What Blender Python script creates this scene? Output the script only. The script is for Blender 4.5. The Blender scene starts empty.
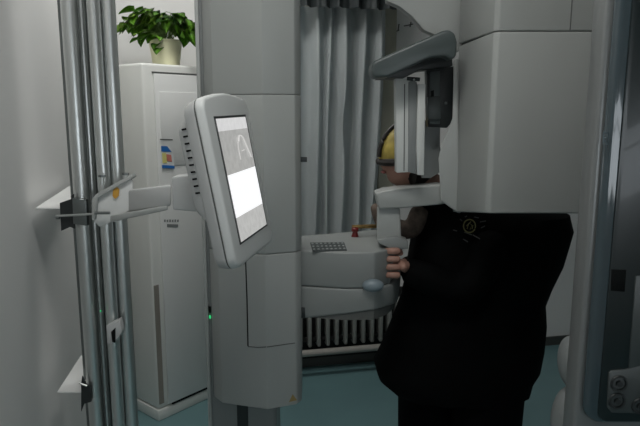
import bpy, bmesh, math, random
from mathutils import Vector, Matrix, noise
from mathutils.bvhtree import BVHTree
random.seed(7)
PI = math.pi
SC = bpy.context.scene
COL = SC.collection

# ---------------------------------------------------------------- camera, world, lights, exposure
PITCH = math.radians(9.7); FPX = 600.0; EYE = Vector((0, 0, 1.5))
cd = bpy.data.cameras.new('camera'); cam = bpy.data.objects.new('camera', cd); COL.objects.link(cam)
cd.sensor_width = 36; cd.lens = 36*FPX/640; cam.location = EYE
cam.rotation_euler = (PI/2-PITCH, 0, 0); cd.clip_start = 0.02
SC.camera = cam
SC.view_settings.view_transform = 'Standard'; SC.view_settings.look = 'None'
SC.view_settings.gamma = 1; SC.view_settings.use_curve_mapping = False
SC.view_settings.exposure = -0.1
w = bpy.data.worlds.new('world'); SC.world = w; w.use_nodes = True
w.node_tree.nodes['Background'].inputs[0].default_value = (.75, .85, .95, 1)
w.node_tree.nodes['Background'].inputs[1].default_value = .3

RA = math.radians(12); CORNER = Vector((-1.15, 3.14, 0))
def R(s, t, z=0):      # room frame: s along the back wall, t from the back wall into the room
    return CORNER + Vector((math.cos(RA), math.sin(RA), 0))*s + Vector((math.sin(RA), -math.cos(RA), 0))*t + Vector((0, 0, z))
def area(name, loc, aim, sx, sy, power, col):
    l = bpy.data.lights.new(name, 'AREA'); l.shape = 'RECTANGLE'; l.size = sx; l.size_y = sy; l.energy = power; l.color = col
    o = bpy.data.objects.new(name, l); COL.objects.link(o); o.location = loc
    o.rotation_euler = (Vector(aim)-Vector(loc)).to_track_quat('-Z', 'Y').to_euler(); return o
area('rear_window_daylight', R(1.1, 4.45, 1.3), R(.9, 0, 1.3), 1.3, .5, 1.5, (.93, .97, 1))
area('ceiling_panel_light', R(.55, .85, 2.70), R(.55, .85, 0), .9, .3, 10.5, (1, .99, .96))
area('ceiling_panel_light', R(.55, 2.5, 2.70), R(.55, 2.5, 0), .9, .3, 12, (1, .99, .96))

# ---------------------------------------------------------------- helpers
def ray(px, py):
    return Vector(((px-320)/FPX, math.cos(PITCH)+(213-py)/FPX*math.sin(PITCH), -math.sin(PITCH)+(213-py)/FPX*math.cos(PITCH)))
def D(px, py, Y):
    r = ray(px, py); return EYE + r*(Y/r.y)
def Zat(py, Y): return D(320, py, Y).z
def Xat(px, py, Y): return D(px, py, Y).x

def mat(name, col, rough=.5, metal=0, var=.04, scale=6, bump=0, emit=None, estr=0, coat=0, spec=.5, trans=0, stretch=None):
    m = bpy.data.materials.new(name); m.use_nodes = True; nt = m.node_tree; b = nt.nodes['Principled BSDF']
    b.inputs['Roughness'].default_value = rough; b.inputs['Metallic'].default_value = metal
    b.inputs['Coat Weight'].default_value = coat; b.inputs['Specular IOR Level'].default_value = spec
    b.inputs['Transmission Weight'].default_value = trans
    tc = nt.nodes.new('ShaderNodeTexCoord'); nz = nt.nodes.new('ShaderNodeTexNoise'); nz.inputs['Scale'].default_value = scale
    mp = nt.nodes.new('ShaderNodeMapping')
    if stretch: mp.inputs['Scale'].default_value = stretch
    nt.links.new(tc.outputs['Object'], mp.inputs[0]); nt.links.new(mp.outputs[0], nz.inputs['Vector'])
    cr = nt.nodes.new('ShaderNodeValToRGB'); cr.color_ramp.elements[0].position = .3; cr.color_ramp.elements[1].position = .7
    cr.color_ramp.elements[0].color = tuple(c*(1-var) for c in col)+(1,); cr.color_ramp.elements[1].color = tuple(min(1, c*(1+var)) for c in col)+(1,)
    nt.links.new(nz.outputs['Fac'], cr.inputs[0]); nt.links.new(cr.outputs[0], b.inputs['Base Color'])
    if bump:
        bp = nt.nodes.new('ShaderNodeBump'); bp.inputs['Strength'].default_value = bump; bp.inputs['Distance'].default_value = .01
        nt.links.new(nz.outputs['Fac'], bp.inputs['Height']); nt.links.new(bp.outputs[0], b.inputs['Normal'])
    if emit: b.inputs['Emission Color'].default_value = tuple(emit)+(1,); b.inputs['Emission Strength'].default_value = estr
    return m
M = dict(
 wall=mat('wall paint', (.74, .74, .73), .8, var=.02, scale=2, bump=.03),
 ceil=mat('ceiling paint', (.55, .55, .54), .9),
 floor=mat('teal floor', (.15, .27, .285), .35, var=.06, scale=3),
 ceramic_white=mat('machine white', (.355, .37, .36), .38, var=.015),
 machine_light=mat('machine light', (.39, .405, .395), .35, var=.015),
 machine_grey=mat('machine grey', (.22, .235, .235), .4, var=.02),
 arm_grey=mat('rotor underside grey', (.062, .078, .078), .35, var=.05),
 dark=mat('dark plastic', (.02, .024, .025), .4),
 black=mat('black', (.006, .007, .007), .7, spec=.1),
 seam=mat('seam', (.1, .105, .1), .8),
 monitor=mat('monitor plastic', (.62, .64, .635), .45, var=.02),
 monitor_back=mat('monitor back plastic', (.46, .47, .47), .5, var=.02),
 steel=mat('steel tube', (.72, .74, .73), .33, 1, var=.06, scale=4, stretch=(1, 1, .15)),
 steel_dark=mat('darker steel', (.25, .27, .27), .3, 1, var=.1),
 bracket_white=mat('bracket white', (.7, .71, .7), .5),
 sensor=mat('sensor white', (.58, .6, .585), .4, var=.02),
 console=mat('console shaded plastic', (.235, .25, .245), .4, var=.02),  # same white plastic as the machine, with its shade put into the colour
 arm_paint=mat('arm paint', (.5, .51, .51), .4, var=.03),
 orange=mat('orange sticker', (.62, .33, .05), .5),
 ac=mat('air conditioner plastic', (.76, .77, .74), .45, var=.015),
 ac_panel=mat('air conditioner panel', (.78, .79, .78), .4, var=.01),
 tan=mat('tan strip', (.27, .25, .22), .6),
 blue=mat('label blue', (.02, .16, .5), .5), yellow=mat('label yellow', (.75, .7, .25), .5), red=mat('label red', (.65, .22, .18), .5),
 label_white=mat('label white', (.75, .78, .78), .5),
 pot=mat('cream pot', (.78, .76, .52), .4, var=.05), soil=mat('soil', (.05, .035, .02), .9),
 leaf=mat('leaf green', (.12, .30, .02), .4, var=.5, scale=14), leaf2=mat('leaf light', (.28, .48, .07), .4, var=.35, scale=20),
 leaf3=mat('leaf dark', (.05, .16, .015), .4, var=.4, scale=20), stem=mat('stem', (.22, .33, .1), .5),
 curtain=mat('curtain satin', (.72, .77, .78), .3, var=.03, scale=5),
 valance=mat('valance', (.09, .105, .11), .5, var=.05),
 cream=mat('cream frame', (.42, .41, .34), .6), glass=mat('night glass', (.2, .25, .28), .1),
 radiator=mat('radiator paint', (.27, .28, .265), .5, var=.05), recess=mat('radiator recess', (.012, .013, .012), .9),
 pipe=mat('pipe paint', (.36, .345, .32), .45, var=.08, scale=12),
 baseboard=mat('baseboard', (.06, .065, .06), .6),
 red_knob=mat('red knob', (.12, .012, .012), .35), brass=mat('brass', (.35, .24, .1), .35, 1, var=.3, scale=60),
 button=mat('button', (.3, .32, .32), .5), keypad=mat('keypad', (.045, .055, .055), .5),
 skin=mat('skin', (.34, .19, .145), .5, var=.08, scale=25), lip=mat('lip', (.24, .08, .07), .45),
 hair=mat('hair', (.012, .009, .007), .5), gold=mat('gold hat', (.36, .28, .06), .55, var=.45, scale=22, bump=.3),
 coat=mat('black coat', (.0025, .0028, .003), .8, var=.3, scale=12, bump=.3, spec=.06),
 trousers=mat('trousers', (.0025, .0025, .0035), .8, spec=.06), shoe=mat('shoe', (.01, .01, .01), .4),
 scarf=mat('brown scarf', (.10, .075, .06), .85, var=.4, scale=40), emblem=mat('emblem thread', (.17, .16, .06), .6), emblem_grey=mat('emblem grey', (.06, .06, .06), .6),
 cabinet_frame=mat('cabinet frame', (.20, .21, .21), .3, .3, var=.02), cabinet_body=mat('cabinet body', (.2, .215, .215), .4, var=.02),
 cabinet_glass=mat('cabinet gloss', (.006, .012, .013), .3, var=.1, scale=3, coat=.2), tint=mat('teal gloss', (.04, .06, .07), .12, coat=.8),
 socket=mat('socket plate', (.05, .06, .06), .4), eye=mat('eye', (.6, .6, .58), .2),
 led=mat('green led', (.0, .3, .08), .4, emit=(.05, 1, .3), estr=.6),
 rear_pane=mat('daylight pane', (.8, .85, .9), .3, emit=(.85, .93, 1), estr=3), lamp_panel=mat('lamp diffuser', (.9, .9, .88), .5, emit=(1, .98, .94), estr=3),
 wood=mat('door paint', (.45, .46, .45), .5),
)

def link(name, bm, m, parent=None, smooth=True, sharp=40):
    me = bpy.data.meshes.new(name)
    bmesh.ops.recalc_face_normals(bm, faces=bm.faces)
    if smooth:
        for f in bm.faces: f.smooth = True
        for e in bm.edges:
            if len(e.link_faces) == 2 and e.calc_face_angle(0) > math.radians(sharp): e.smooth = False
    bm.to_mesh(me); bm.free()
    o = bpy.data.objects.new(name, me); COL.objects.link(o)
    for mm in (m if isinstance(m, (list, tuple)) else [m]): me.materials.append(M[mm] if isinstance(mm, str) else mm)
    if parent:
        o.parent = parent; o.matrix_parent_inverse = parent.matrix_basis.inverted()
    return o
def tag(o, label, cat, group=None, kind=None):
    o['label'] = label
    if cat: o['category'] = cat
    if group: o['group'] = group
    if kind: o['kind'] = kind
    return o
def thing(name, label, cat, loc, group=None, rz=0):
    o = bpy.data.objects.new(name, None); COL.objects.link(o); o.location = loc; o.rotation_euler = (0, 0, rz); o.empty_display_size = .05
    return tag(o, label, cat, group)
def bevel(bm, r, seg=2, ang=35):
    if r <= 0: return
    bmesh.ops.recalc_face_normals(bm, faces=bm.faces)
    es = [e for e in bm.edges if len(e.link_faces) == 2 and e.calc_face_angle(0) > math.radians(ang)]
    bmesh.ops.bevel(bm, geom=es, offset=r, segments=seg, profile=.5, affect='EDGES', clamp_overlap=True)
def add_loft(bm, A, B):
    a = [bm.verts.new(p) for p in A]; b = [bm.verts.new(p) for p in B]; n = len(a)
    bm.faces.new(a); bm.faces.new(b[::-1])
    for i in range(n): bm.faces.new((a[i], b[i], b[(i+1) % n], a[(i+1) % n]))
def loft(A, B, r=0, seg=2):       # solid between two matching outlines
    bm = bmesh.new(); add_loft(bm, A, B); bevel(bm, r, seg); return bm
def box(o, u, v, n, r=0, seg=2):  # corner o and three edge vectors
    o, u, v, n = map(Vector, (o, u, v, n)); A = [o, o+u, o+u+v, o+v]
    return loft(A, [p+n for p in A], r, seg)
def add_box(bm, o, u, v, n):
    o, u, v, n = map(Vector, (o, u, v, n)); A = [o, o+u, o+u+v, o+v]; add_loft(bm, A, [p+n for p in A])
def slab(pts, Y, t, r=0, seg=2):  # outline standing at distance Y, thickness t going back
    A = [D(x, y, Y) for x, y in pts]; return loft(A, [p+Vector((0, t, 0)) for p in A], r, seg)
def prism(foot, z0, z1, r=0, seg=2):
    return loft([Vector((x, y, z0)) for x, y in foot], [Vector((x, y, z1)) for x, y in foot], r, seg)
def frame_of(d):
    d = d.normalized(); up = Vector((0, 0, 1)) if abs(d.z) < .9 else Vector((1, 0, 0))
    a = d.cross(up).normalized(); return a, a.cross(d).normalized()
def add_tube(bm, pts, rad, n=14, sy=1.0):
    pts = [Vector(p) for p in pts]; rads = rad if isinstance(rad, (list, tuple)) else [rad]*len(pts); rings = []
    for i, p in enumerate(pts):
        d = (pts[min(i+1, len(pts)-1)]-pts[max(i-1, 0)]); a, b = frame_of(d)
        rings.append([bm.verts.new(p+a*math.cos(2*PI*k/n)*rads[i]+b*math.sin(2*PI*k/n)*rads[i]*sy) for k in range(n)])
    for r0, r1 in zip(rings, rings[1:]):
        for k in range(n): bm.faces.new((r0[k], r0[(k+1) % n], r1[(k+1) % n], r1[k]))
    bm.faces.new(rings[0][::-1]); bm.faces.new(rings[-1])
def tube(pts, rad, n=14, sy=1.0):
    bm = bmesh.new(); add_tube(bm, pts, rad, n, sy); return bm
def smooth_path(pts, k=6):
    pts = [Vector(p) for p in pts]; out = []
    P = [pts[0]]+pts+[pts[-1]]
    for i in range(1, len(P)-2):
        for j in range(k):
            t = j/k; a, b, c, d = P[i-1:i+3]
            out.append(.5*((2*b)+(c-a)*t+(2*a-5*b+4*c-d)*t*t+(3*b-a-3*c+d)*t**3))
    return out+[pts[-1]]
def lathe(prof, c, n=32):
    bm = bmesh.new(); c = Vector(c); rings = []
    for r, z in prof: rings.append([bm.verts.new(c+Vector((r*math.cos(2*PI*k/n), r*math.sin(2*PI*k/n), z))) for k in range(n)])
    for a, b in zip(rings, rings[1:]):
        for k in range(n): bm.faces.new((a[k], a[(k+1) % n], b[(k+1) % n], b[k]))
    bm.faces.new(rings[0][::-1]); bm.faces.new(rings[-1]); return bm
def add_ell(bm, c, r, rot=None, seg=20):
    m = Matrix.Translation(Vector(c)) @ (rot.to_4x4() if rot else Matrix.Identity(4)) @ Matrix.Diagonal((r[0], r[1], r[2], 1))
    return bmesh.ops.create_uvsphere(bm, u_segments=seg, v_segments=seg*2//3, radius=1, matrix=m)['verts']
def merge_obj(bm, o):
    me = o.data; bm.from_mesh(me); bpy.data.objects.remove(o)

# ---------------------------------------------------------------- the room
def struct(name, bm, m, parent=None):
    o = link(name, bm, m, parent)
    if not parent: o['kind'] = 'structure'
    return o
WID, DEP, HGT = 4.2, 4.6, 2.75
def rbox(s0, s1, t0, t1, z0, z1, r=0):
    return box(R(s0, t0, z0), R(s1, t0)-R(s0, t0), R(s0, t1)-R(s0, t0), (0, 0, z1-z0), r)
struct('floor', rbox(-.15, WID+.15, -.15, DEP+.15, -.1, 0), 'floor')
struct('ceiling', rbox(-.15, WID+.15, -.15, DEP+.15, HGT, HGT+.1), 'ceil')
struct('wall_left', rbox(-.15, 0, -.15, DEP+.15, 0, HGT), 'wall')
struct('wall_right', rbox(WID, WID+.15, -.15, DEP+.15, 0, HGT), 'wall')
# back wall with a window opening behind the curtain
WZ0, WZ1 = .95, 2.2
def wall_s(px, py, off=.1):
    r = ray(px, py); n = Vector((math.sin(RA), -math.cos(RA), 0)); o = CORNER+n*off
    p = EYE+r*((o-EYE).dot(n)/r.dot(n)); return (p-o).dot(Vector((math.cos(RA), math.sin(RA), 0))), p.z
WS1 = wall_s(395, 100, .01)[0]-.04; WS0 = WS1-.9
bm = bmesh.new()
for a in ((0, WS0, 0, HGT), (WS1, WID, 0, HGT), (WS0, WS1, 0, WZ0), (WS0, WS1, WZ1, HGT)):
    s0, s1, z0, z1 = a; add_box(bm, R(s0, 0, z0), R(s1, 0)-R(s0, 0), R(0, -.15)-R(0, 0), (0, 0, z1-z0))
struct('wall_back', bm, 'wall')
wn = bpy.data.objects.new('window_1', None); COL.objects.link(wn); wn['kind'] = 'structure'; wn.location = R((WS0+WS1)/2, -.05, WZ0)
bm = bmesh.new()
for s0, s1, z0, z1 in ((WS0, WS0+.05, WZ0, WZ1), (WS1-.05, WS1+.04, WZ0-.03, WZ1+.03), (WS0, WS1, WZ0, WZ0+.05), (WS0, WS1, WZ1-.05, WZ1), ((WS0+WS1)/2-.02, (WS0+WS1)/2+.02, WZ0, WZ1)):
    add_box(bm, R(s0, .012, z0), R(s1, 0)-R(s0, 0), R(0, -.09)-R(0, 0), (0, 0, z1-z0))
struct('window_frame', bm, 'cream', wn)
struct('pane', rbox(WS0+.02, WS1-.02, -.06, -.05, WZ0+.02, WZ1-.02), 'glass', wn)
# rear wall with the daylight window and a door (behind the camera)
bm = bmesh.new()
for s0, s1, z0, z1 in ((0, .4, 0, HGT), (.4, 1.8, 0, 1.0), (.4, 1.8, 1.6, HGT), (1.8, 2.7, 0, HGT), (2.7, 3.6, 2.05, HGT), (3.6, WID, 0, HGT)):
    add_box(bm, R(s0, DEP, z0), R(s1, 0)-R(s0, 0), R(0, DEP+.15)-R(0, DEP), (0, 0, z1-z0))
struct('wall_rear', bm, 'wall')
wn = bpy.data.objects.new('window_2', None); COL.objects.link(wn); wn['kind'] = 'structure'; wn.location = R(1.1, DEP+.05, 1.1)
bm = bmesh.new()
for s0, s1, z0, z1 in ((.4, .45, 1., 1.6), (1.75, 1.8, 1., 1.6), (.4, 1.8, 1., 1.05), (.4, 1.8, 1.55, 1.6), (.4, 1.8, 1.4, 1.43), (1.08, 1.12, 1., 1.6)):
    add_box(bm, R(s0, DEP+.01, z0), R(s1, 0)-R(s0, 0), R(0, DEP+.06)-R(0, DEP), (0, 0, z1-z0))
struct('window_frame', bm, 'cream', wn)
struct('pane', rbox(.42, 1.78, DEP+.07, DEP+.08, 1.02, 1.58), 'rear_pane', wn)
dn = bpy.data.objects.new('door_1', None); COL.objects.link(dn); dn['kind'] = 'structure'; dn.location = R(3.15, DEP+.05, 0)
struct('door_leaf', rbox(2.7, 3.6, DEP+.04, DEP+.09, 0, 2.05), 'wood', dn)
struct('baseboard_back', rbox(0, WID, 0, .015, 0, .055), 'baseboard')

# ---------------------------------------------------------------- air conditioner with its plant
def gnd(px, py, z=0):
    r = ray(px, py); return EYE + r*((z-EYE.z)/r.z)
c0 = gnd(159, 421); ang = math.radians(40)
fd = Vector((math.sin(ang), math.cos(ang), 0)); sd = Vector((-math.cos(ang), math.sin(ang), 0)); up = Vector((0, 0, 1))
ACH = Zat(62.5, c0.y)
ac = thing('air_conditioner', 'tall white floor-standing air conditioner cabinet in the corner under the potted plant', 'air conditioner', c0)
AW, AD = .50, .24
link('body', box(c0+up*.06, fd*AW, sd*AD, up*(ACH-.06), .012, 3), 'ac', ac)
link('base', box(c0-fd*.005-sd*.005, fd*(AW+.01), sd*(AD+.01), up*.056, .006), 'ac', ac)
nf = -sd                       # outward normal of the front
bm = bmesh.new()
pz0, pz1 = .07, ACH-.045
link('front_panel', box(c0+fd*.055+up*pz0, fd*(AW-.075), nf*.012, up*(pz1-pz0), .004), 'ac_panel', ac)
link('groove', box(c0+fd*.05+up*(pz1+.001), fd*(AW-.065), nf*.006, up*.008), 'seam', ac)
link('louver', box(c0+fd*.075+nf*.0115+up*(pz1-.42), fd*(AW-.115), nf*.004, up*.34, .002), 'ac_panel', ac)
link('corner_strip', box(c0+fd*.006+nf*.0005+up*.085, fd*.026, nf*.004, up*.60), 'tan', ac)
link('vent_slot', box(c0+fd*.08-nf*.002+up*.058, fd*(AW-.14), nf*.01, up*.012), 'black', ac)
# energy label and markings on the front
def acp(px, py, off=.0165):
    # point on the plane of the front panel
    r = ray(px, py); n = nf; o = c0+nf*off; return EYE + r*((o-EYE).dot(n)/r.dot(n))
def acq(name, pts, m, off, par=None):
    A = [acp(x, y, off) for x, y in pts]; return link(name, loft(A, [p+nf*.0012 for p in A]), m, par or ac, smooth=False)
lab = acq('energy_label', [(161, 146), (169, 147), (173.5, 156), (174.5, 168.5), (162, 168)], 'label_white', .0160)
acq('blue_header', [(161, 146), (167, 146.2), (171.5, 152), (161.3, 151.5)], 'blue', .0173, lab)
acq('colour_scale', [(162, 153), (166, 153), (167, 163), (162.5, 163)], 'yellow', .0173, lab)
acq('red_mark', [(166.2, 154), (171, 155), (172, 162), (167, 161)], 'red', .0173, lab)
acq('blue_footer', [(162, 165), (174.3, 165.6), (174.5, 168.5), (162, 168)], 'blue', .0173, lab)
acq('model_plate', [(160, 138.8), (172.5, 139.2), (172.5, 140.4), (160, 140)], 'seam', .0160)
bm = bmesh.new()
for i in range(6):
    A = [acp(164+i*2.6, 219.5+(i % 2)*.4, .0123), acp(165.6+i*2.6, 219.5, .0123), acp(165.6+i*2.6, 222, .0123), acp(164+i*2.6, 222, .0123)]
    add_loft(bm, A, [p+nf*.001 for p in A])
A = [acp(167, 224, .0125), acp(178, 224.4, .0125), acp(178, 227.4, .0125), acp(167, 227, .0125)]; add_loft(bm, A, [p+nf*.001 for p in A])
link('printed_mark', bm, 'machine_grey', ac, smooth=False)

pc = c0+fd*.215+sd*.115; pc.z = ACH
pp = thing('potted_pothos', 'green pothos plant in a cream pot on top of the air conditioner', 'potted plant', pc)
r0 = .078
link('pot', lathe([(.055, 0), (.064, .004), (.069, .05), (r0, .112), (r0+.004, .112), (r0+.004, .120), (r0-.004, .121), (r0-.006, .1), (.02, .1)], pc), 'pot', pp)
link('soil', lathe([(.001, .098), (r0-.008, .1), (r0-.01, .104), (.001, .106)], pc), 'soil', pp)
def leaf_mesh(mt):
    bm = bmesh.new(); n = 9; L = []; Rr = []; Cc = []
    for i in range(n+1):
        t = i/n; wd = .46*math.sin(PI*min(1, t**.62))**.8*(1-.25*t) if 0 < t < 1 else 0
        back = -.12 if i == 1 else 0
        z = -.25*t*t; Cc.append(bm.verts.new((t, 0, z)))
        L.append(bm.verts.new((t+back, wd+.001, z+.10*wd*2))); Rr.append(bm.verts.new((t+back, -wd-.001, z+.10*wd*2)))
    for i in range(n):
        bm.faces.new((Cc[i], Cc[i+1], L[i+1], L[i])); bm.faces.new((Cc[i], Rr[i], Rr[i+1], Cc[i+1]))
    for f in bm.faces: f.smooth = True
    bmesh.ops.solidify(bm, geom=bm.faces[:], thickness=.012)
    me = bpy.data.meshes.new('leaf'); bm.to_mesh(me); bm.free(); me.materials.append(M[mt]); return me
LM = [leaf_mesh(k) for k in ('leaf', 'leaf2', 'leaf3')]
stems = bmesh.new()
spots = [(116, 28, -.02, -PI), (121, 28.5, 0, PI*.98), (130, 20, 0, 2.9), (134, 22, 0, 2.7), (140, 36, -.03, 3.6), (147, 38, -.05, 4.2), (150, 44, -.06, 4.5), (152, 49, -.07, 4.6)]
def put_leaf(p, yaw, pitch, sz, k, src):
    o = bpy.data.objects.new('leaf', LM[k]); COL.objects.link(o)
    o.location = p; o.rotation_euler = (random.uniform(-.5, .5), pitch, yaw); o.scale = (sz,)*3
    o.parent = pp; o.matrix_parent_inverse = pp.matrix_basis.inverted()
    b = pc+Vector((random.uniform(-.03, .03), random.uniform(-.03, .03), .1)); mid = (b+p)/2+Vector((0, 0, .03))
    add_tube(stems, smooth_path([b, mid, p], 4), .0018, 6)
for px, py, dy, yaw in spots: put_leaf(D(px+8, py-1, pc.y+dy), yaw, .35, .062, random.choice((0, 1)), 0)
put_leaf(D(128, 27, pc.y), PI, .05, .062, 0, 0)
for i in range(84):
    for _ in range(40):
        px = random.uniform(126, 191); py = random.uniform(5, 42)
        top = 4 if px < 150 else (9 if px < 158 else 13)
        lo = 30 if px < 140 else (40 if px < 150 else (37 if px < 183 else 36))
        if px < 131 and py < 14: continue
        if top < py < lo and not (px > 186 and py < 16): break
    v = random.random(); k = (1 if v < .42 else 0) if px < 162 and py > 12 else (2 if v < .35 else 0)
    if px > 162 and py > 30 and random.random() < .6: continue
    a = math.atan2(-1, (px-160)/30)+random.uniform(-.8, .8)
    put_leaf(D(px, py, pc.y+random.uniform(-.08, .08)), a, random.uniform(.0, 1.0), random.uniform(.06, .088), k, 0)
link('stems', stems, 'stem', pp)

# ---------------------------------------------------------------- steel tubes with wall brackets
PY = 1.72
def vx(px0, Y):               # world x of a vertical line seen at px0 at the top of the photo
    return Xat(px0, 0, Y)
tube_specs = [(57, 73.5, PY), (74, 83, PY+.05), (83.5, 97, PY-.005), (97.5, 112.5, PY+.02)]
stand = thing('steel_tube_stand', 'cluster of upright steel tubes standing against the left wall, carrying the monitor', 'stand', Vector((vx(84, PY), PY, 0)))
tubes = []
for a, b, Y in tube_specs:
    xa, xb = vx(a, Y), vx(b, Y); r = (xb-xa)/2
    tubes.append((xa+r, Y+r, r)); link('tube', tube([(xa+r, Y+r, .012), (xa+r, Y+r, HGT-.02)], r, 28), 'steel', stand)
xa, xb = vx(55, PY+.1), vx(114, PY+.1)
link('back_rail', box((xa+.012, PY+.085, .012), (xb-xa-.02, 0, 0), (0, .012, 0), (0, 0, HGT-.03)), 'steel_dark', stand)
link('floor_plate', box((xa-.0, PY-.03, 0), (xb-xa+.03, 0, 0), (0, .16, 0), (0, 0, .012), .003), 'steel_dark', stand)
def vp(px, py, Y): return D(px, py, Y)
# upper wall bracket
zt = Zat(207, PY)
def bracket(name, label, tip, inner, back, clamp, Y):
    z = D(tip[0], tip[1], Y).z
    P0 = D(tip[0], tip[1], Y); P1 = D(inner[0], tip[1], Y); P2 = gnd(back[0], back[1], z)
    th = thing(name, label, 'bracket', P1, 'triangular brackets on the steel tubes')
    A = [P0, P1+Vector((.02, 0, 0)), P2+Vector((.02, 0, 0)), P2]
    link('shelf_plate', loft(A, [p-Vector((0, 0, .004)) for p in A], .0008, 1), 'bracket_white', th)
    link('clamp_plate', slab(clamp, Y-.012, .006, .001, 1), 'dark', th)
    return th
b1 = bracket('wall_bracket', 'white triangular wall bracket with black clamp plate beside the monitor arm', (35, 208), (70, 208), (69, 186), [(59.5, 203), (71, 199), (70.5, 196), (73.5, 194), (75, 229), (70, 227), (61, 231)], PY)
link('clamp_block', slab([(72, 198), (86, 200), (87, 226), (73, 224)], PY-.02, .02, .002), 'steel_dark', b1)
link('bolt', tube([D(56, 216, PY-.02), D(95, 214, PY-.03)], .0035, 10), 'steel', b1)
link('nut', tube([D(56, 217.5, PY-.02), D(59.5, 217.5, PY-.02)], .0055, 6), 'steel_dark', b1)
b2 = bracket('wall_bracket', 'white triangular wall bracket low on the steel tubes near the floor', (57, 392), (81, 391), (81, 355), [(82, 376), (86, 384), (91, 386), (91, 402), (84, 404), (81, 412), (81, 384)], PY)
link('bolt', tube([D(79, 383, PY-.02), D(87, 386, PY-.02)], .003, 10), 'steel', b2)
cl = thing('tube_clamp', 'small grey clamp joining the steel tubes below the monitor arm', 'clamp', D(113, 333, PY-.03))
link('clamp_body', slab([(106, 326), (119, 320), (122, 332), (116, 341), (112, 345), (107, 344)], PY-.035, .03, .003), 'arm_paint', cl)
link('screw', slab([(111, 332), (115, 328), (115, 343), (112, 342)], PY-.04, .006, .001), 'black', cl)
lt = tag(link('indicator_light', (lambda b: (add_ell(b, D(100.5, 311, PY-.012), (.0025,)*3, seg=10), b)[1])(bmesh.new()), 'led'), 'tiny green indicator light on the steel tubes', 'light')

# ---------------------------------------------------------------- monitor arm
arm = thing('monitor_mount', 'white jointed arm between the steel tubes and the back of the monitor', 'monitor arm', D(105, 210, PY-.06))
link('clamp_bracket', slab([(91.5, 200), (96, 196), (129, 177), (132, 181), (133, 208), (112, 222), (99, 227), (92, 219)], PY-.075, .012, .002), 'bracket_white', arm)
bm = slab([(92, 199), (96, 194), (131, 174.5), (132.5, 178), (98, 198), (95, 220), (92, 218)], PY-.085, .04, .002); link('bracket_flange', bm, 'machine_light', arm)
link('warning_sticker', slab([(113, 190), (116.5, 187), (119, 189.5), (118.5, 196), (115, 199), (112.5, 196)], PY-.0795, .004), 'orange', arm)
AP0 = D(118, 202, PY-.07); AP1 = D(172, 195.5, 1.52)
link('upper_link', loft([D(127, 190, PY-.07), D(127, 212, PY-.07), D(127, 212, PY-.02), D(127, 190, PY-.02)], [D(171, 184.5, 1.52), D(171, 206, 1.52), D(171, 206, 1.57), D(171, 184.5, 1.57)], .006, 3), 'arm_paint', arm)
link('lower_link', loft([D(108, 216, PY-.07), D(108, 223, PY-.07), D(108, 223, PY-.02), D(108, 216, PY-.02)], [D(168, 205, 1.53), D(168, 210, 1.53), D(168, 210, 1.57), D(168, 205, 1.57)], .003, 2), 'machine_light', arm)
bm = bmesh.new(); add_ell(bm, D(144, 198, 1.62), (.011, .012, .006), seg=14); link('joint_knob', bm, 'dark', arm)
for px, py in ((102, 184), (125.5, 182)):
    bb = link('bolt', tube([D(px, py-9, PY-.06), D(px, py+1, PY-.06)], .006, 12), 'steel', arm)
    link('bolt_head', tube([D(px, py-9, PY-.06), D(px, py-7, PY-.06)], .010, 6), 'steel_dark', bb)
link('bracket_bolt', tube([D(95, 213, PY-.095), D(110, 213, PY-.095)], .004, 10), 'steel_dark', arm)

# ---------------------------------------------------------------- monitor
MO = Vector((-.263, 1.35, 1.532)); mu = Vector((.1895, .9818, .0113)).normalized()
mv = Vector((.1799, -.0234, -.9834)); mv = (mv-mu*mv.dot(mu)).normalized(); mn = mu.cross(mv).normalized()
if mn.x < 0: mn = -mn
MW, MH = .324, .405
mon = thing('monitor', 'white tilted touch monitor showing a lit image, held on the jointed arm', 'monitor', MO+mv*MH*.5-mn*.05)
def mp(u, v, n=0): return MO+mu*u+mv*v+mn*n
def rrect(u0, u1, v0, v1, r, n, k=5, arch=0, bow=0):
    out = []
    for cu, cv, a0 in ((u1-r, v0+r, -90), (u1-r, v1-r, 0), (u0+r, v1-r, 90), (u0+r, v0+r, 180)):
        for i in range(k+1):
            a = math.radians(a0+90*i/k); uu = cu+r*math.cos(a); vv = cv+r*math.sin(a)
            out.append((uu, vv))
        if arch and a0 == 180: 
            for i in range(1, 6):
                q = i/6; out.append((u0+r+(u1-u0-2*r)*q, v0-arch*math.sin(PI*q)))
    return [mp(a, b, n) for a, b in out]
T = .052
link('front_shell', loft(rrect(0, MW, 0, MH, .03, -.022, arch=.012), rrect(.004, MW-.004, .004, MH-.004, .03, 0, arch=.012), .006, 3), 'monitor', mon)
link('back_shell', loft(rrect(.012, MW-.012, .012, MH-.006, .03, -T-.004, arch=.010), rrect(0.001, MW-.001, .001, MH-.001, .03, -.024, arch=.012), .006, 3), 'monitor_back', mon)
link('seam', loft(rrect(.003, MW-.003, .003, MH-.003, .03, -.0245, arch=.012), rrect(.003, MW-.003, .003, MH-.003, .03, -.021, arch=.012)), 'seam', mon)
SU0, SU1, SV0, SV1 = .056, .275, .053, .348
fr = link('screen_bezel', loft([mp(SU0-.006, SV0-.006, -.001), mp(SU1+.01, SV0-.006, -.001), mp(SU1+.01, SV1+.005, -.001), mp(SU0-.006, SV1+.005, -.001)],
     [mp(SU0-.006, SV0-.006, .0012), mp(SU1+.01, SV0-.006, .0012), mp(SU1+.01, SV1+.005, .0012), mp(SU0-.006, SV1+.005, .0012)]), 'dark', mon)
scm = bpy.data.materials.new('lit screen'); scm.use_nodes = True; nt = scm.node_tree; b = nt.nodes['Principled BSDF']
b.inputs['Base Color'].default_value = (.02, .02, .02, 1); b.inputs['Roughness'].default_value = .25
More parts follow.
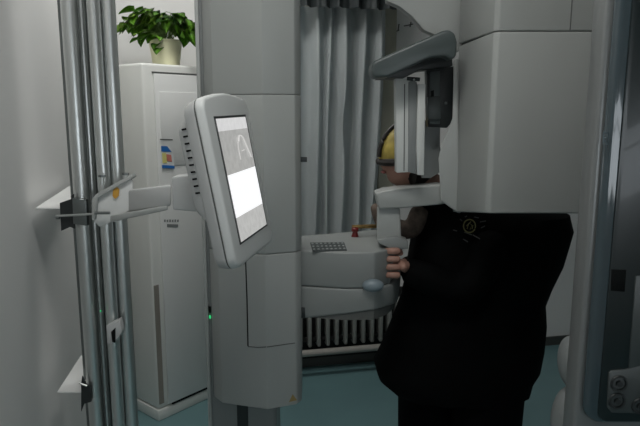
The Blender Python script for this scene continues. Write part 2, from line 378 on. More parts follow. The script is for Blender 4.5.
uvn = nt.nodes.new('ShaderNodeUVMap'); sp = nt.nodes.new('ShaderNodeSeparateXYZ'); nt.links.new(uvn.outputs[0], sp.inputs[0])
cr = nt.nodes.new('ShaderNodeValToRGB'); cr.color_ramp.interpolation = 'CONSTANT'; el = cr.color_ramp.elements
el[0].position = 0; el[0].color = (.62,)*3+(1,); el[1].position = .10; el[1].color = (.36, .36, .35, 1)
e = el.new(.45); e.color = (.95, .96, .97, 1); e = el.new(.80); e.color = (.45, .45, .44, 1)
nt.links.new(sp.outputs['Y'], cr.inputs[0])
nz = nt.nodes.new('ShaderNodeTexNoise'); nz.inputs['Scale'].default_value = 14; nt.links.new(uvn.outputs[0], nz.inputs['Vector'])
mx = nt.nodes.new('ShaderNodeMix'); mx.data_type = 'RGBA'; mx.blend_type = 'SOFT_LIGHT'; mx.inputs[0].default_value = .35
nt.links.new(cr.outputs[0], mx.inputs[6]); nt.links.new(nz.outputs['Fac'], mx.inputs[7])
nt.links.new(mx.outputs[2], b.inputs['Emission Color']); b.inputs['Emission Strength'].default_value = 1.1
bm = bmesh.new(); uvl = bm.loops.layers.uv.new('UVMap')
vs = [bm.verts.new(mp(u, v, .002)) for u, v in ((SU0, SV0), (SU1, SV0), (SU1, SV1), (SU0, SV1))]
f = bm.faces.new(vs)
for lp, uv in zip(f.loops, ((0, 0), (1, 0), (1, 1), (0, 1))): lp[uvl].uv = uv
for f2 in bmesh.ops.extrude_face_region(bm, geom=[f])['geom']:
    if isinstance(f2, bmesh.types.BMVert): f2.co += mn*.0006
scr = link('screen', bm, scm, mon, smooth=False)
# x-ray curve drawn on the screen
M['scan'] = mat('scan curve', (.1, .1, .1), .4, emit=(.72, .71, .69), estr=.8)
def sp_(u, v): return mp(SU0+(SU1-SU0)*u, SV0+(SV1-SV0)*v, .003)
link('scan_curve', tube(smooth_path([sp_(.52, .36), sp_(.53, .24), sp_(.6, .16), sp_(.72, .17), sp_(.8, .25), sp_(.9, .36)], 5), [.004]*26, 8, .25), 'scan', scr)
link('scan_curve', tube([sp_(.6, .29), sp_(.7, .285)], .003, 8, .25), 'scan', scr)
# rear bump with vents, and mount block
link('rear_housing', loft(rrect(.03, .22, .055, .26, .02, -.085), rrect(.015, .25, .035, .30, .02, -.05), .004), 'monitor_back', mon)
for i in range(10):
    v = .062+i*.0165; n0 = -.064
    bm = bmesh.new(); add_box(bm, mp(.0145+.004, v, n0-.006), mu*.006, mv*.0042, mn*.013); link('vent', bm, 'black', mon)
blk = loft([D(171.5, 177, 1.5), D(190, 175, 1.5), D(197, 212, 1.5), D(172.5, 210, 1.5)], [D(171.5, 177, 1.5)+Vector((0, .06, 0)), D(190, 175, 1.5)+Vector((0, .06, 0)), D(197, 212, 1.5)+Vector((0, .06, 0)), D(172.5, 210, 1.5)+Vector((0, .06, 0))], .005, 3)
link('mount_block', blk, 'arm_paint', arm)

# ---------------------------------------------------------------- panoramic x-ray machine
XM = thing('panoramic_xray_machine', 'tall white dental x-ray machine with column, chin rest and hanging scanner head over the patient', 'x-ray machine', Vector((-.2, 2.0, 0)))
def fx(px, py, Y): return (Xat(px, py, Y), Y)
fl = fx(211, 300, 1.93); fe = fx(219, 300, 1.885); fr_ = fx(266, 300, 1.84); fg = fx(296, 300, 1.875); fh = fx(301, 300, 1.90)
carr = [fl, fe, fr_, fg, fh, (fh[0], 2.0), (fl[0], 2.0)]
zb, zs1, zs2 = Zat(410, 1.84), Zat(253, 1.86), Zat(94.5, 1.86)
def carriage(z0, z1, name, bot=0):
    A = [Vector((x, y, z0)) for x, y in carr]; B = [Vector((x, y, z1)) for x, y in carr]
    return link(name, loft(A, B, .0025 if not bot else .006, 3), 'ceramic_white', XM)
carriage(zb, zs1-.0006, 'lower_cover', 1); carriage(zs1+.0006, zs2-.0006, 'middle_cover')
carriage(zs2+.0006, 2.35, 'upper_cover')
inner = [(x*.985-.003, y+.008) for x, y in carr]
link('inner_frame', prism([(fl[0]+.01, 1.95), (fe[0]+.01, 1.905), (fr_[0], 1.855), (fg[0]-.006, 1.89), (fh[0]-.006, 1.91), (fh[0]-.006, 1.99), (fl[0]+.01, 1.99)], zb+.02, 2.33), 'seam', XM)
# access panel outline, as thin dark gaskets on the lower cover
def on_front(px, py):
    # point on the front facets, a hair outside
    r = ray(px, py)
    best = None
    for a, b2_ in zip(carr[1:4], carr[2:5]):
        n = Vector((b2_[1]-a[1], -(b2_[0]-a[0]), 0)).normalized(); o = Vector((a[0], a[1], 0))+n*.0004
        t = (o-EYE).dot(n)/r.dot(n); p = EYE+r*t
        lo, hi = min(a[0], b2_[0])-.003, max(a[0], b2_[0])+.003
        if lo <= p.x <= hi and (best is None or t < best[0]): best = (t, p)
    return best[1]
link('panel_gap', tube([on_front(245.5, 257), on_front(247, 300), on_front(248, 346)], .0022, 6), 'black', XM)
link('panel_gap', tube([on_front(248, 346.5), on_front(258, 347.5), on_front(266, 347)], .0014, 6), 'seam', XM)
link('panel_gap', tube([on_front(267, 347), on_front(295, 343)], .0014, 6), 'seam', XM)
# warning triangle
tri = [on_front(289, 402), on_front(297.0, 400), on_front(292.6, 394)]
link('warning_triangle', loft([p+Vector((0, -.0004, 0)) for p in tri], [p+Vector((0, -.001, 0)) for p in tri]), mat('triangle', (.3, .22, .08), .5), XM)
# fixed column behind
ca, cb = Xat(199, 213, 2.02), Xat(291, 213, 2.02)
cw = thing  # noqa
colx0 = Xat(201.5, 213, 1.96)
colx1 = Xat(277, 411, 1.96)
link('column', prism([(colx0, 1.955), (colx0+.012, 1.945), (colx1-.01, 1.945), (colx1, 1.955), (colx1, 2.12), (colx0, 2.12)], 0.02, 2.38, .003), 'machine_grey', XM)
link('column_rail', box((colx0+.004, 1.935, .02), (.012, 0, 0), (0, .012, 0), (0, 0, 2.34), .002), 'machine_light', XM)
link('cable_slot', box((Xat(237, 415, 1.94), 1.9425, .02), (Xat(248, 415, 1.94)-Xat(237, 415, 1.94), 0, 0), (0, .01, 0), (0, 0, .6)), 'dark', XM)
link('base_plate', box((colx0-.12, 1.75, 0), (.62, 0, 0), (0, .6, 0), (0, 0, .022), .006), 'machine_light', XM)
link('indicator_light', (lambda b: (add_ell(b, D(210, 317, 1.933), (.0035, .003, .007), seg=10), b)[1])(bmesh.new()), 'led', XM)
link('switch', slab([(208.5, 307), (210.5, 307), (210.8, 313), (209, 313)], 1.931, .006), 'black', XM)
for yy in (159.5, 313): link('latch', slab([(298, yy-2.5), (307, yy-2.2), (307, yy+2.5), (298, yy+2.5)] if yy < 200 else [(299, 308), (305, 308), (305, 318), (299, 318)], 1.93, .012, .001), 'dark', XM)
# console
CY = 1.95
ztop = Zat(246, CY)
cons_top = [D(298, 252.5, 1.93), D(350, 254, 1.90), D(378, 251, 1.90), D(398, 240, 1.97), D(401, 236, 2.1)]
z_c = Zat(253, 1.9)
def zset(v, z): return Vector((v.x, v.y, z))
foot_t = [zset(p, z_c) for p in (D(296, 252, 1.94), D(345, 253, 1.905), D(375, 251, 1.91), D(392, 246, 1.96), D(399, 240, 2.03), gnd(398, 234, z_c), gnd(375, 229.5, z_c), gnd(296, 236, z_c))]
zm_ = Zat(289, 1.9)
foot_m = [zset(p, zm_) for p in foot_t]
for i in (3, 4): foot_m[i].x -= .012
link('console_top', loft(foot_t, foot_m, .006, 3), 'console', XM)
zl = [Zat(319, 1.94), Zat(314, 1.905), Zat(310, 1.91), Zat(305, 1.96), Zat(303, 2.03), Zat(305, 2.1), Zat(308, 2.1), Zat(318, 2.1)]
fm2 = [p-Vector((0, 0, .0025)) for p in foot_m]
ft2 = [Vector((p.x+(.01 if i in (3, 4, 5) else 0), p.y, z)) for i, (p, z) in enumerate(zip(foot_m, zl))]
fm3 = [p+Vector((.016 if i in (3, 4, 5) else 0, 0, 0)) for i, p in enumerate(fm2)]
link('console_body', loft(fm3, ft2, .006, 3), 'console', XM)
link('console_joint', loft([Vector((p.x, p.y+.006, z_c-.02)) for p in foot_m], [Vector((p.x, p.y+.006, min(zl)+.06)) for p in foot_m]), 'seam', XM)
# keypad lying on the console top
kq = [gnd(310, 243, z_c+.001), gnd(344, 242.5, z_c+.001), gnd(347, 250.5, z_c+.001), gnd(312.5, 251.5, z_c+.001)]
kp = link('keypad', loft(kq, [p+up*.002 for p in kq]), 'keypad', XM)
for j in range(3):
    for i in range(8):
        u = (i+.5)/8; v = (j+.5)/3
        p = (kq[0]*(1-u)+kq[1]*u)*(1-v)+(kq[3]*(1-u)+kq[2]*u)*v+up*.002
        link('button', lathe([(.0042, 0), (.0042, .001), (.003, .0022)], p, 12), 'button', kp)
# chin rest: post and arm
link('chin_post', loft([D(377, 206, 1.98), D(400, 208, 1.98), D(400, 208, 2.05), D(377, 206, 2.05)], [D(376.5, 240, 1.98), D(401.5, 243, 1.98), D(401.5, 243, 2.05), D(376.5, 240, 2.05)], .006, 3), 'ceramic_white', XM)
link('chin_rest', loft([D(375.5, 193.5, 1.96), D(379, 209, 1.96), D(400, 208.5, 1.96), D(438, 205, 1.96), D(450, 203, 1.96), D(450, 186, 1.96), D(440, 185, 1.96), D(418, 187, 1.96), D(400, 188.5, 1.96), D(385, 190.5, 1.96)],
     [p+Vector((0, .085, 0)) for p in (D(375.5, 193.5, 1.96), D(379, 209, 1.96), D(400, 208.5, 1.96), D(438, 205, 1.96), D(450, 203, 1.96), D(450, 186, 1.96), D(440, 185, 1.96), D(418, 187, 1.96), D(400, 188.5, 1.96), D(385, 190.5, 1.96))], .006, 3), 'ceramic_white', XM)
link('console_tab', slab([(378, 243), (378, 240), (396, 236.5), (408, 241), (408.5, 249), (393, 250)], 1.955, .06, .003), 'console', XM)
link('hand_grip', tube([D(393, 248, 1.975), D(390, 266, 1.975), D(386, 288, 1.975)], .009, 14), 'machine_light', XM)
bm = bmesh.new(); add_ell(bm, D(373, 285.5, 1.90), (.036, .022, .022)); link('positioning_handle', bm, mat('blue grey plastic', (.2, .25, .28), .4), XM)
kn = link('emergency_stop', lathe([(.014, 0), (.012, .006), (.009, .018), (.013, .02), (.0135, .03), (.010, .034)], gnd(355, 236.5, z_c)), 'red_knob', XM)
link('brass_rail', tube([gnd(352, 236, z_c)+up*.034, gnd(377, 235, z_c)+up*.034], [.0075, .0075], 10), 'brass', XM)

# scanner arm (overhead rotor), tube head
HY = 1.65
def hp(px, py, Y=HY): return D(px, py, Y)
z_hb = Zat(213.5, HY); z_seam = Zat(31, HY)
xL, xR = Xat(489, 150, HY), Xat(592, 150, HY)
bY = 1.96
# cross-section given as outline points (front plane to back)
def ringh(z, shrink=0, back_low=0):
    a = xL; 
    return [Vector((xR+.06, HY, z)), Vector((a+.012, HY, z)), Vector((a, HY+.012, z)), Vector((Xat(456, 120, bY), bY, z)), Vector((xR+.06, bY, z))]
botz = [z_hb, z_hb, z_hb, Zat(213, bY)+.004, Zat(213, bY)+.004]
top = ringh(z_seam-.0015); top[3].z -= .006
bot = [Vector((p.x, p.y, z)) for p, z in zip(ringh(0), botz)]
link('tube_head_cover', loft(top, bot, .004, 3), 'ceramic_white', XM)
top2 = [Vector((p.x, p.y, 2.2)) for p in ringh(0)]; bo2 = [p+Vector((0, 0, .0015)) for p in ringh(z_seam-.0015)]
link('upper_head_cover', loft(top2, bo2, .004, 3), 'ceramic_white', XM)
link('head_core', loft([p+Vector((0, 0, .004))+(Vector((xL+.1, 1.8, p.z))-p)*.06 for p in bot], [Vector((p.x, p.y, 2.15))+(Vector((xL+.1, 1.8, 2.15))-Vector((p.x, p.y, 2.15)))*.06 for p in ringh(0)]), 'seam', XM)
link('panel_gap', tube([hp(570, 30, HY-.0005), Vector((hp(570, 30).x, HY-.0005, 2.15))], .0015, 6), 'seam', XM)
# side collimator wedge left of the head
wedge = [(457, 58), (460, 214), (457, 213), (440.5, 201), (438, 158), (441, 146), (452, 118), (453, 60)]
A = [D(x, y, 1.92) for x, y in wedge]; link('collimator_cover', loft(A, [p+Vector((.03, .06, 0)) for p in A], .006, 3), 'machine_light', XM)
# rotor bridge: light underside body plus dark rounded edge bar
br = [(384, -40), (387, 1), (399, 6), (412, 16), (424, 30), (440, 37), (458, 52), (470, 40), (470, -40)]
A = [D(x, y, 1.98) for x, y in br]; link('rotor_bridge', loft(A, [p+Vector((0, .05, 0)) for p in A], .002, 2), 'ceramic_white', XM)
rb = [(372, 64), (375, 60.5), (442, 31), (449, 29.5), (455, 33), (457.5, 42), (456.5, 56), (452, 60), (446, 56), (430, 58), (406, 69), (388, 77), (375, 77.5), (371.5, 72)]
A = [D(x, y, 1.80) for x, y in rb]; link('rotor_edge', loft(A, [p+Vector((0, .12, 0)) for p in A], .008, 3), 'arm_grey', XM)
link('rotor_underplate', slab([(392, 71), (430, 57), (452, 56), (453, 66), (420, 70), (404, 78), (378, 78)], 1.86, .14, .003), 'dark', XM)
rt = [(385, -30), (401, -30), (401, 0), (387, 10), (385, 6)]
# sensor slats hanging from the rotor
sl = link('sensor_housing', slab([(395.5, 78), (413.5, 79), (413.5, 172), (396.5, 173)], 1.90, .05, .003), 'sensor', XM)
link('sensor_groove', slab([(404.2, 84), (405.2, 84), (404.4, 171), (403.6, 171)], 1.8985, .004), 'seam', sl)
link('sensor_shade', slab([(408.5, 82), (412.8, 80), (417, 82), (416, 174), (408, 172)], 1.897, .03, .002), 'machine_grey', sl)
link('temple_rest', slab([(418, 84), (425.5, 84), (424, 175.5), (417.5, 175), (416.5, 150)], 1.885, .03, .002), 'sensor', XM)
link('sensor_back', slab([(422, 120), (440, 121), (440, 172), (431, 178), (422, 178)], 2.02, .02), 'machine_grey', XM)
link('gear_housing', slab([(426.5, 70), (456, 66), (456, 97), (456, 118), (447, 128), (428, 127), (427, 100)], 1.95, .04, .003), 'dark', XM)
link('gear_plate', slab([(430, 72), (440, 71), (440, 124), (430, 124)], 1.943, .01, .001), 'arm_grey', XM)
link('gear_block', slab([(427.5, 97), (441, 96), (441, 119), (428, 120)], 1.935, .012, .002), 'socket', XM)
link('gear_slot', slab([(431, 91), (434, 90), (434, 97), (431, 97)], 1.94, .004), 'black', XM)
bm = bmesh.new(); add_ell(bm, D(446, 103, 1.944), (.006, .004, .006), seg=12); link('gear_screw', bm, 'steel_dark', XM)
link('temple_pivot', tube([D(407, 78.5, 1.892), D(420, 79.5, 1.885)], .006, 10), 'dark', XM)
bm = bmesh.new(); add_ell(bm, D(414, 79.5, 1.875), (.0035,)*3, seg=10); link('pivot_screw', bm, 'steel', XM)
# overhead arm from the column to the rotor, above the frame
link('overhead_arm', box((fl[0]+.02, 1.88, 2.2), (xR+.06-fl[0]-.02, 0, 0), (0, .32, 0), (0, 0, .16), .02, 3), 'ceramic_white', XM)

# ---------------------------------------------------------------- curtain, valance
def sheet(name, s0, s1, t0, ztop_, zbot, fn, m, label, cat, ns=150, nz_=30):
    bm = bmesh.new(); g = []
    for j in range(nz_+1):
        row = []; q = j/nz_; z = ztop_+(zbot-ztop_)*q
        for i in range(ns+1):
            u = i/ns; ds, dt = fn(u, q); row.append(bm.verts.new(R(s0+(s1-s0)*u+ds, t0+dt, z)))
        g.append(row)
    for j in range(nz_):
        for i in range(ns): bm.faces.new((g[j][i], g[j][i+1], g[j+1][i+1], g[j+1][i]))
    for f in bm.faces: f.smooth = True
    bmesh.ops.solidify(bm, geom=bm.faces[:], thickness=.003)
    o = link(name, bm, m); return tag(o, label, cat)
sA = wall_s(286, 100)[0]; sB = wall_s(386, 30)[0]; zc0 = wall_s(340, 11)[1]; zc1 = .62
folds = [(.12, .035, .6), (.30, .05, 1.2), (.425, .032, .9), (.575, .055, 1.3), (.77, .045, 1.1), (.93, .045, 1.0)]
def cf(u, q):
    d = 0
    for c, wd, a in folds:
        cc = c+.012*math.sin(q*5+c*20); d += a*math.exp(-((u-cc)/wd)**2)
    pinch = math.exp(-((q-.42)/.10)**2)*math.exp(-((u-.62)/.09)**2)
    return (-.05*u*max(0, q-.15)*1.2 + .02*pinch*math.sin(u*40), .062*d-.03+.014*pinch*math.sin(u*40+q*9))
sheet('curtain', sA, sB, .11, zc0+.02, zc1, cf, 'curtain', 'pale grey-blue satin curtain hanging in folds over the radiator', 'curtain')
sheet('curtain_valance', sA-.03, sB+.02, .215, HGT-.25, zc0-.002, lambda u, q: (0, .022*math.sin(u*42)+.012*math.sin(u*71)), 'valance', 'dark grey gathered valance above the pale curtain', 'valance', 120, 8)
rod = tag(link('curtain_rod', tube([R(sA-.1, .21, HGT-.222), R(sB+.1, .21, HGT-.222)], .012, 12), 'steel'), 'metal rod above the gathered valance', 'curtain rod')
# faint marks on the wall right of the curtain
bm = bmesh.new()
def wq(px, py): s, z = wall_s(px, py, .001); return R(s, .0012, z)
for pts in ([(391, 34), (395, 32), (399, 30)], [(398, 31), (399, 24)], [(404, 26), (409, 25), (413, 24)], [(410, 27), (411, 22)], [(393, 38), (396, 30)]):
    add_tube(bm, [wq(*p) for p in pts], .0035, 6)
# ---------------------------------------------------------------- radiator
link('wall_mark_1', bm, 'seam')['kind'] = 'structure'  # the dark wall marks, drawn as thin strokes
s0, s1 = wall_s(303, 330, .1)[0], wall_s(440, 330, .1)[0]
zt_, zbm = wall_s(340, 300, .1)[1], wall_s(340, 343, .1)[1]
rad = thing('radiator', 'white column radiator below the curtain beside the black coat', 'radiator', R((s0+s1)/2, .08, 0))
n = 0; s = s0-.25
step = (wall_s(371, 330, .1)[0]-wall_s(309, 330, .1)[0])/7
s = wall_s(309, 330, .1)[0]-4*step
while s < s1:
    bm = bmesh.new(); add_box(bm, R(s-.011, .05, zbm), R(.022, 0)-R(0, 0), R(0, .085)-R(0, 0), (0, 0, zt_-zbm)); bevel(bm, .008, 2); link('fin', bm, 'radiator', rad); s += step
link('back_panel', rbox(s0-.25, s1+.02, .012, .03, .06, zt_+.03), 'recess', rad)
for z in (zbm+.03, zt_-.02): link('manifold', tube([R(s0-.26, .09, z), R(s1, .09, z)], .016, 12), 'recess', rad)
zp = wall_s(340, 350.5, .16)[1]
pi = tag(link('heating_pipe', tube([R(s0-.3, .16, zp), R(wall_s(400, 345, .16)[0], .16, zp)], .019, 16), 'pipe'), 'off-white heating pipe running along the floor under the radiator', 'pipe')
bm = bmesh.new()
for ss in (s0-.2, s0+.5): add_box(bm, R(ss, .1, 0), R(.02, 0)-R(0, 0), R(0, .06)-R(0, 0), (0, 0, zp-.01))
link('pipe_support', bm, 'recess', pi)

# ---------------------------------------------------------------- tall cased unit at right
KY = 1.10
def kx(px0, Y=KY): return Xat(px0, 0, Y)
k0, k1 = kx(603), kx(609); KW = .46
zg = Zat(416, KY)
cab = thing('equipment_cabinet', 'tall grey equipment cabinet with a dark glossy front at the right edge', 'cabinet', Vector((k0+.2, KY+.1, 0)))
link('cabinet_body', prism([(k0+.05, KY+.04), (k0+KW, KY+.04), (k0+KW, KY+.2), (k0+.12, KY+.2)], .0, 2.2, .004), 'cabinet_body', cab)
fo = [Vector((k0, KY, .0)), Vector((k1, KY, .0))]
# bezel: frame around the glossy panel
def rr(x0, x1, z0, z1, r, y, k=6):
    out = []
    for cx, cz, a0 in ((x1-r, z0+r, -90), (x1-r, z1-r, 0), (x0+r, z1-r, 90), (x0+r, z0+r, 180)):
        for i in range(k+1):
            a = math.radians(a0+90*i/k); out.append(Vector((cx+r*math.cos(a), y, cz+r*math.sin(a))))
    return out
link('bezel', loft(rr(k0, k0+KW+.004, .35, 2.19, .06, KY-.012), rr(k0, k0+KW+.004, .35, 2.19, .06, KY+.042), .008, 3), 'cabinet_frame', cab)
g0 = k1
link('gloss_panel', loft(rr(g0, k0+KW-.02, zg, 2.15, .035, KY-.034), rr(g0, k0+KW-.02, zg, 2.15, .035, KY-.008), .018, 6), 'tint', cab)
g1 = Xat(632, 0, KY-.035)
link('dark_window', loft(rr(g1, k0+KW-.04, Zat(412, KY), 2.12, .02, KY-.037), rr(g1, k0+KW-.04, Zat(412, KY), 2.12, .02, KY-.033), .002, 2), 'cabinet_glass', cab)
link('recess_button', slab([(611.5, 269.5), (626.5, 270), (625, 292), (611, 291)], KY-.0385, .003, .001), 'black', cab)
spl = link('socket_plate', slab([(609, 373), (612, 371), (625, 370), (640, 366), (660, 366), (660, 414), (612, 413), (607.5, 408)], KY-.041, .006, .0015), 'socket', cab)
link('side_strip', slab([(636, 276), (660, 276), (660, 368), (629, 368)], KY-.040, .005, .001), 'socket', cab)
for px, py in ((619, 383.5), (617, 401), (640, 406)):
    c = D(px, py, KY-.042)
    bm = bmesh.new(); n = 28
    for ra, rb_, yy in ((.015, .0105, 0),):
        v = []
        for k in range(n):
            a = 2*PI*k/n; d = Vector((math.cos(a), 0, math.sin(a)))
            v.append([bm.verts.new(c+d*q+Vector((0, w_, 0))) for q, w_ in ((.0165, 0), (.0155, -.003), (.0125, -.003), (.0115, 0))])
        for k in range(n):
            for j in range(3): bm.faces.new((v[k][j], v[(k+1) % n][j], v[(k+1) % n][j+1], v[k][j+1]))
    sk = link('socket', bm, 'dark', spl)
    link('socket_core', tube([c+Vector((0, .001, 0)), c+Vector((0, -.004, 0))], .0055, 16), 'dark', sk)
# rounded side housings low on the left flank
link('side_housing', (lambda b: (add_ell(b, D(571, 362, KY+.10), (.022, .05, .055)), b)[1])(bmesh.new()), 'cabinet_body', cab)
link('side_housing', (lambda b: (add_ell(b, D(570, 425, KY+.10), (.036, .06, .085)), b)[1])(bmesh.new()), 'cabinet_body', cab)
# marks on the gloss panel
bm = bmesh.new()
Y_ = KY-.0345
add_tube(bm, [D(603.5, 132, Y_), D(603, 144, Y_)], .0011, 6); add_tube(bm, smooth_path([D(603.5, 132, Y_), D(606.5, 133, Y_), D(606.5, 137, Y_), D(603.5, 138.5, Y_), D(607, 144.5, Y_)], 3), .0011, 6)
link('letter_mark', bm, mat('letter', (.12, .16, .18), .4), cab)

# ---------------------------------------------------------------- person in the black coat
def skin_mesh(verts, edges, sub=2):
    me = bpy.data.meshes.new('tmp'); me.from_pydata([v[0] for v in verts], edges, [])
    o = bpy.data.objects.new('tmp', me); COL.objects.link(o)
    md = o.modifiers.new('s', 'SKIN')
    for i, v in enumerate(verts):
        r = v[1] if isinstance(v[1], (tuple, list)) else (v[1], v[1]); me.skin_vertices[0].data[i].radius = r
    me.skin_vertices[0].data[0].use_root = True
    m2 = o.modifiers.new('u', 'SUBSURF'); m2.levels = sub; m2.render_levels = sub
    bpy.context.view_layer.update(); dg = bpy.context.evaluated_depsgraph_get()
    r = bpy.data.meshes.new_from_object(o.evaluated_get(dg)); bpy.data.objects.remove(o); return r
def chain(pts): return pts, [(i, i+1) for i in range(len(pts)-1)]
PYY = 2.17
hc = D(408.5, 158, 2.13)
face = Vector((-.97, -.20, 0)).normalized(); side = Vector((0, 0, 1)).cross(face)
neck0 = D(440, 192, 2.16); chest = D(478, 250, PYY); pelvis = D(470, 345, PYY+.0); 
shN = D(497, 228, 2.05); shF = D(455, 225, 2.30)
elN = D(468, 296, 1.985); wrN = D(406, 268, 1.985); elF = D(420, 280, 2.3); wrF = D(400, 262, 2.2)
hipN = pelvis+Vector((.03, -.07, -.02)); hipF = pelvis+Vector((-.02, .08, -.02))
kN = Vector((hipN.x-.01, hipN.y, .45)); kF = Vector((hipF.x-.05, hipF.y, .45)); aN = Vector((hipN.x+.02, hipN.y, .09)); aF = Vector((hipF.x-.03, hipF.y, .09))
V = [(pelvis, (.12, .14)), (chest, (.12, .15)), (neck0, .055), (hc+Vector((.01, 0, -.05)), .05), (shN, .055), (elN, .04), (wrN, .026), (shF, .055), (elF, .04), (wrF, .026),
     (hipN, .085), (kN, .055), (aN, .035), (aN+Vector((-.10, 0, -.05)), .03), (hipF, .085), (kF, .055), (aF, .035), (aF+Vector((-.10, 0, -.05)), .03)]
E_ = [(0, 1), (1, 2), (2, 3), (1, 4), (4, 5), (5, 6), (1, 7), (7, 8), (8, 9), (0, 10), (10, 11), (11, 12), (12, 13), (0, 14), (14, 15), (15, 16), (16, 17)]
body = bmesh.new()
body.from_mesh(skin_mesh(V, E_))
# head
rot = Matrix((face, side, Vector((0, 0, 1)))).transposed()
def g(d, c, wd): return math.exp(-sum(((a-b)/w_)**2 for a, b, w_ in zip(d, c, wd)))
hv = bmesh.ops.create_uvsphere(body, u_segments=48, v_segments=36, radius=1)['verts']
for v in hv:
    p = v.co.copy(); x, y, z = p
    q = Vector((x*.094, y*.072, z*.108))
    f_ = max(0, x)
    q.x += f_*(.022*g((y, z), (0, -.12), (.14, .17)) + .010*g((y, z), (0, -.78), (.35, .16)) + .006*g((y, z), (0, -.42), (.25, .09)) - .010*g((abs(y), z), (.36, .08), (.17, .10)) + .004*g((abs(y), z), (.35, .27), (.3, .1)) - .004*g((y, z), (0, -.55), (.3, .05)))
    if z < -.2: q.y *= 1-.25*(-.2-z); q.x -= (.02*(-.2-z) if x < .2 else 0)
    v.co = hc + rot @ q
for s_ in (1, -1): add_ell(body, hc+rot @ Vector((-.005, s_*.073, -.005)), (.018, .008, .03), rot, 14)
# the gripping near hand: palm, four curled fingers, thumb
gp = D(390, 264, 1.975)
palm = wrN+Vector((-.035, -.004, .0)); 
pm, pe = chain([(wrN+Vector((.03, 0, 0)), .025), (wrN, (.026, .022)), (D(400, 264, 1.965), (.042, .02)), (D(396, 264, 1.957), (.042, .015))]); body.from_mesh(skin_mesh(pm, pe))
for i, (yy, L) in enumerate(((251, .95), (259, 1.05), (267, 1.0), (275, .85))):
    z = lambda px, Y, dy=0: D(px, yy+dy, Y)
    k = L
    f1, e1 = chain([(z(400, 1.956), .0125), (z(393, 1.948), .0125), (z(392-5*k, 1.955), .0118), (z(392-7*k, 1.972), .011), (z(391-4*k, 1.992), .010), (z(391, 1.998), .009)])
    body.from_mesh(skin_mesh(f1, e1))
f1, e1 = chain([(D(401, 256, 1.975), .011), (D(399, 249, 1.985), .0105), (D(393, 243, 2.0), .009), (D(388, 245, 2.0), .008)]); body.from_mesh(skin_mesh(f1, e1))
# far hand
f1, e1 = chain([(wrF, .024), (wrF+Vector((-.05, 0, 0)), (.036, .014))]); body.from_mesh(skin_mesh(f1, e1))
for i in range(4):
    b0 = wrF+Vector((-.05, 0, .028-i*.019)); L = (.9, 1, .95, .75)[i]
    f1, e1 = chain([(b0, .009), (b0+Vector((-.035*L, -.004, 0)), .0085), (b0+Vector((-.05*L, -.022, 0)), .0078), (b0+Vector((-.035*L, -.038, 0)), .007)]); body.from_mesh(skin_mesh(f1, e1))
b0 = wrF+Vector((-.02, -.01, .03)); f1, e1 = chain([(b0, .011), (b0+Vector((-.03, -.022, .012)), .0095), (b0+Vector((-.05, -.038, .004)), .008)]); body.from_mesh(skin_mesh(f1, e1))
person = link('person', body, 'skin')
tag(person, 'person in black padded coat and gold-coloured hat standing with chin on the machine rest', 'person')
# eyes, mouth
for s_ in (1, -1):
    bm = bmesh.new(); add_ell(bm, hc+rot @ Vector((.078, s_*.026, .008)), (.011, .013, .008), rot, 14); link('eye', bm, 'eye', person)
bm = bmesh.new(); add_ell(bm, hc+rot @ Vector((.092, 0, -.048)), (.008, .022, .006), rot, 14); link('mouth', bm, 'lip', person)
# hair shell and hat
bm = bmesh.new(); vs = add_ell(bm, (0, 0, 0), (1, 1, 1), seg=40)
for v in vs:
    x, y, z = v.co; rr_ = 1.0
    if x > .1 and z < .35+.25*(abs(y) > .8): rr_ = .86
    if x < .1 and z < -.3: rr_ = 1.0
    v.co = hc + rot @ Vector((x*.103*rr_-.006, y*.083*rr_, max(z, -.85)*.120*rr_+.004))
link('hair', bm, 'hair', person)
bm = bmesh.new(); vs = add_ell(bm, (0, 0, 0), (1, 1, 1), seg=40)
for v in list(vs):
    x, y, z = v.co; v.co = hc + rot @ Vector((x*.106+.002, y*.088, max(z, -.02-.25*max(0, x))*.124+.006))
link('hat', bm, 'gold', person)
# hat brim band, dark
pts = [hc+rot @ Vector((.105*math.cos(a), .089*math.sin(a), .0-.012*max(0, math.cos(a)))) for a in [2*PI*k/40 for k in range(41)]]
link('hat_band', tube(pts, .013, 8), 'hair', person)
pts = [hc+rot @ Vector((.110*math.cos(a)+.002, .012, .124*math.sin(a)+.006)) for a in [PI*k/30 for k in range(31)]]
link('hat_trim', tube(pts, .008, 8), 'hair', person)
# coat: rings whose left and right edges are given along the body
rings = [(186, 432, 462, .07), (196, 422, 490, .10), (206, 417, 535, .14), (213, 414, 566, .17), (228, 413, 569, .19), (244, 411, 564, .195), (262, 408, 558, .195), (283, 405, 548, .19), (300, 401, 542, .19), (320, 394, 543, .19), (345, 383, 540, .195), (364, 374.5, 537, .2), (374, 377, 530, .2), (384, 390, 527, .19)]
bm = bmesh.new(); NR = 72; prev = None
for j, (py, lx, rx, ry) in enumerate(rings):
    Yc = PYY+.02; a = Xat(lx, py, Yc); b_ = Xat(rx, py, Yc); z = Zat(py, Yc); cx, hw = (a+b_)/2, (b_-a)/2; row = []
    for k in range(NR):
        t = 2*PI*k/NR; cs, sn = math.cos(t), math.sin(t); e = .8
        x = cx+hw*math.copysign(abs(cs)**e, cs); y = Yc+ry*math.copysign(abs(sn)**e, sn)
        dn_ = noise.noise(Vector((x*9, y*9, z*14)))*.008
        row.append(bm.verts.new((x-dn_*cs, y+dn_*sn, z-(.02*noise.noise(Vector((cs*3, sn*3, 1))) if j == len(rings)-1 else 0))))
    if prev:
        for k in range(NR): bm.faces.new((prev[k], prev[(k+1) % NR], row[(k+1) % NR], row[k]))
    else: bm.faces.new(row[::-1])
    prev = row
bm.faces.new(prev)
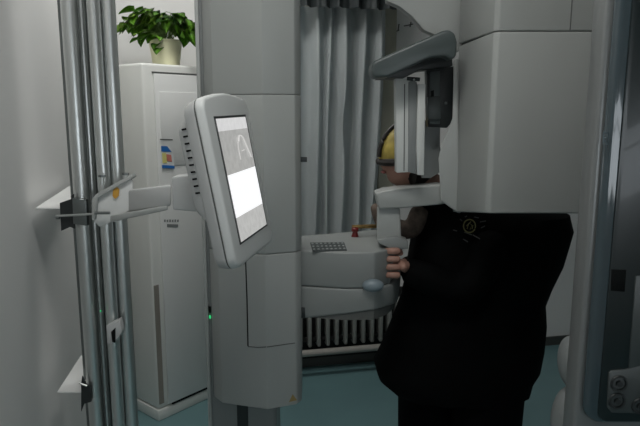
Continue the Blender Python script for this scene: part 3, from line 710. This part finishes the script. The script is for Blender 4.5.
bm.from_mesh(skin_mesh(*chain([(shN, .085), ((shN+elN)/2, .075), (elN, .07), ((elN+wrN)/2, .06), (wrN+Vector((-.014, 0, 0)), (.052, .046))])))
bm.from_mesh(skin_mesh(*chain([(shF, .08), (elF, .065), (wrF+Vector((.02, 0, 0)), .045)])))
coat = link('coat', bm, 'coat', person)
# collar, scarf
link('collar', tube([neck0+Vector((.0, 0, -.05)), neck0+Vector((.0, 0, -.01)), neck0+Vector((.01, 0, .02))], [.085, .07, .055], 24), 'coat', person)
bm = bmesh.new(); bm.from_mesh(skin_mesh(*chain([(D(374, 203, 2.14), .018), (D(381, 222, 2.13), .03), (D(401, 230, 2.11), .04), (D(413, 230, 2.09), .043), (D(422, 206, 2.12), .035)]))); link('scarf', bm, 'scarf', person)
# trousers and shoes
bm = bmesh.new()
for kn_, an, hp_, x0, x1 in ((kN, aN, hipN, 0, 0), (kF, aF, hipF, 0, 0)):
    pass
for lx, rx, Yc in ((398, 470, PYY+.07), (452, 526, PYY-.06)):
    rows = []
    for py, sh in ((372, 0), (400, 0), (426, 0)):
        rows.append((Xat(lx, py, Yc), Xat(rx-(py-372)*.1, py, Yc), Zat(py, Yc)))
    xa, xb, za = rows[-1]
    rows += [(xa+.01, xb-.03, .45), (xa+.03, xb-.05, .25), (xa+.035, xb-.06, .1)]
    prev = None
    for xa, xb, z in rows:
        cx, hw = (xa+xb)/2, (xb-xa)/2; row = [bm.verts.new((cx+hw*math.cos(2*PI*k/28), Yc+min(.11, hw)*math.sin(2*PI*k/28), z)) for k in range(28)]
        if prev:
            for k in range(28): bm.faces.new((prev[k], prev[(k+1) % 28], row[(k+1) % 28], row[k]))
        else: bm.faces.new(row[::-1])
        prev = row
    bm.faces.new(prev)
    b2 = bmesh.new(); add_ell(b2, (cx-.05, Yc, .045), (.14, .05, .05)); 
    for v in b2.verts: v.co.z = max(v.co.z, .002)
    link('shoe', b2, 'shoe', person)
link('trousers', bm, 'trousers', person)
# emblem on the coat
bpy.context.view_layer.update()
me = coat.data; tree = BVHTree.FromPolygons([v.co.copy() for v in me.vertices], [tuple(p.vertices) for p in me.polygons])
def on_coat(px, py):
    h = tree.ray_cast(EYE, ray(px, py).normalized())
    return (h[0] if h[0] else D(px, py, 1.98))-ray(px, py).normalized()*.002
em = link('emblem', tube([on_coat(469.5+6*math.cos(a), 226+6.5*math.sin(a)) for a in [2*PI*k/24 for k in range(25)]], .0022, 6), 'emblem', coat)
bm = bmesh.new()
for pts in ([(467, 229), (469, 223), (472, 225), (470, 229.5)], [(471, 221.5), (466.5, 226)], [(472, 229), (473, 225)]): add_tube(bm, [on_coat(*p) for p in pts], .0016, 6)
link('emblem_figure', bm, 'emblem', em)
bm = bmesh.new()
for a, b_ in (((460, 219), (462, 221)), ((465, 217), (467, 216)), ((474, 217), (479, 218)), ((480, 222), (486, 221)), ((481, 228), (485, 226)), ((453, 230), (457, 231)), ((464, 232), (472, 235)), ((473, 235), (480, 239)), ((463, 239), (468, 242))):
    link('emblem_stroke', tube([on_coat(*a), on_coat(*b_)], .002, 6), 'emblem_grey', em)
# ceiling lamp panels
for t_, lb in ((.85, 'long lit ceiling lamp panel above the air conditioner and curtain'), (2.5, 'long lit ceiling lamp panel above the steel tubes and monitor')):
    s_ = .55
    cl = thing('ceiling_light', lb, 'ceiling light', R(s_, t_, HGT), 'ceiling lamp panels')
    link('frame', rbox(s_-.48, s_+.48, t_-.18, t_+.18, HGT-.03, HGT-.001), 'label_white', cl); link('diffuser', rbox(s_-.45, s_+.45, t_-.15, t_+.15, HGT-.034, HGT-.03), 'lamp_panel', cl)
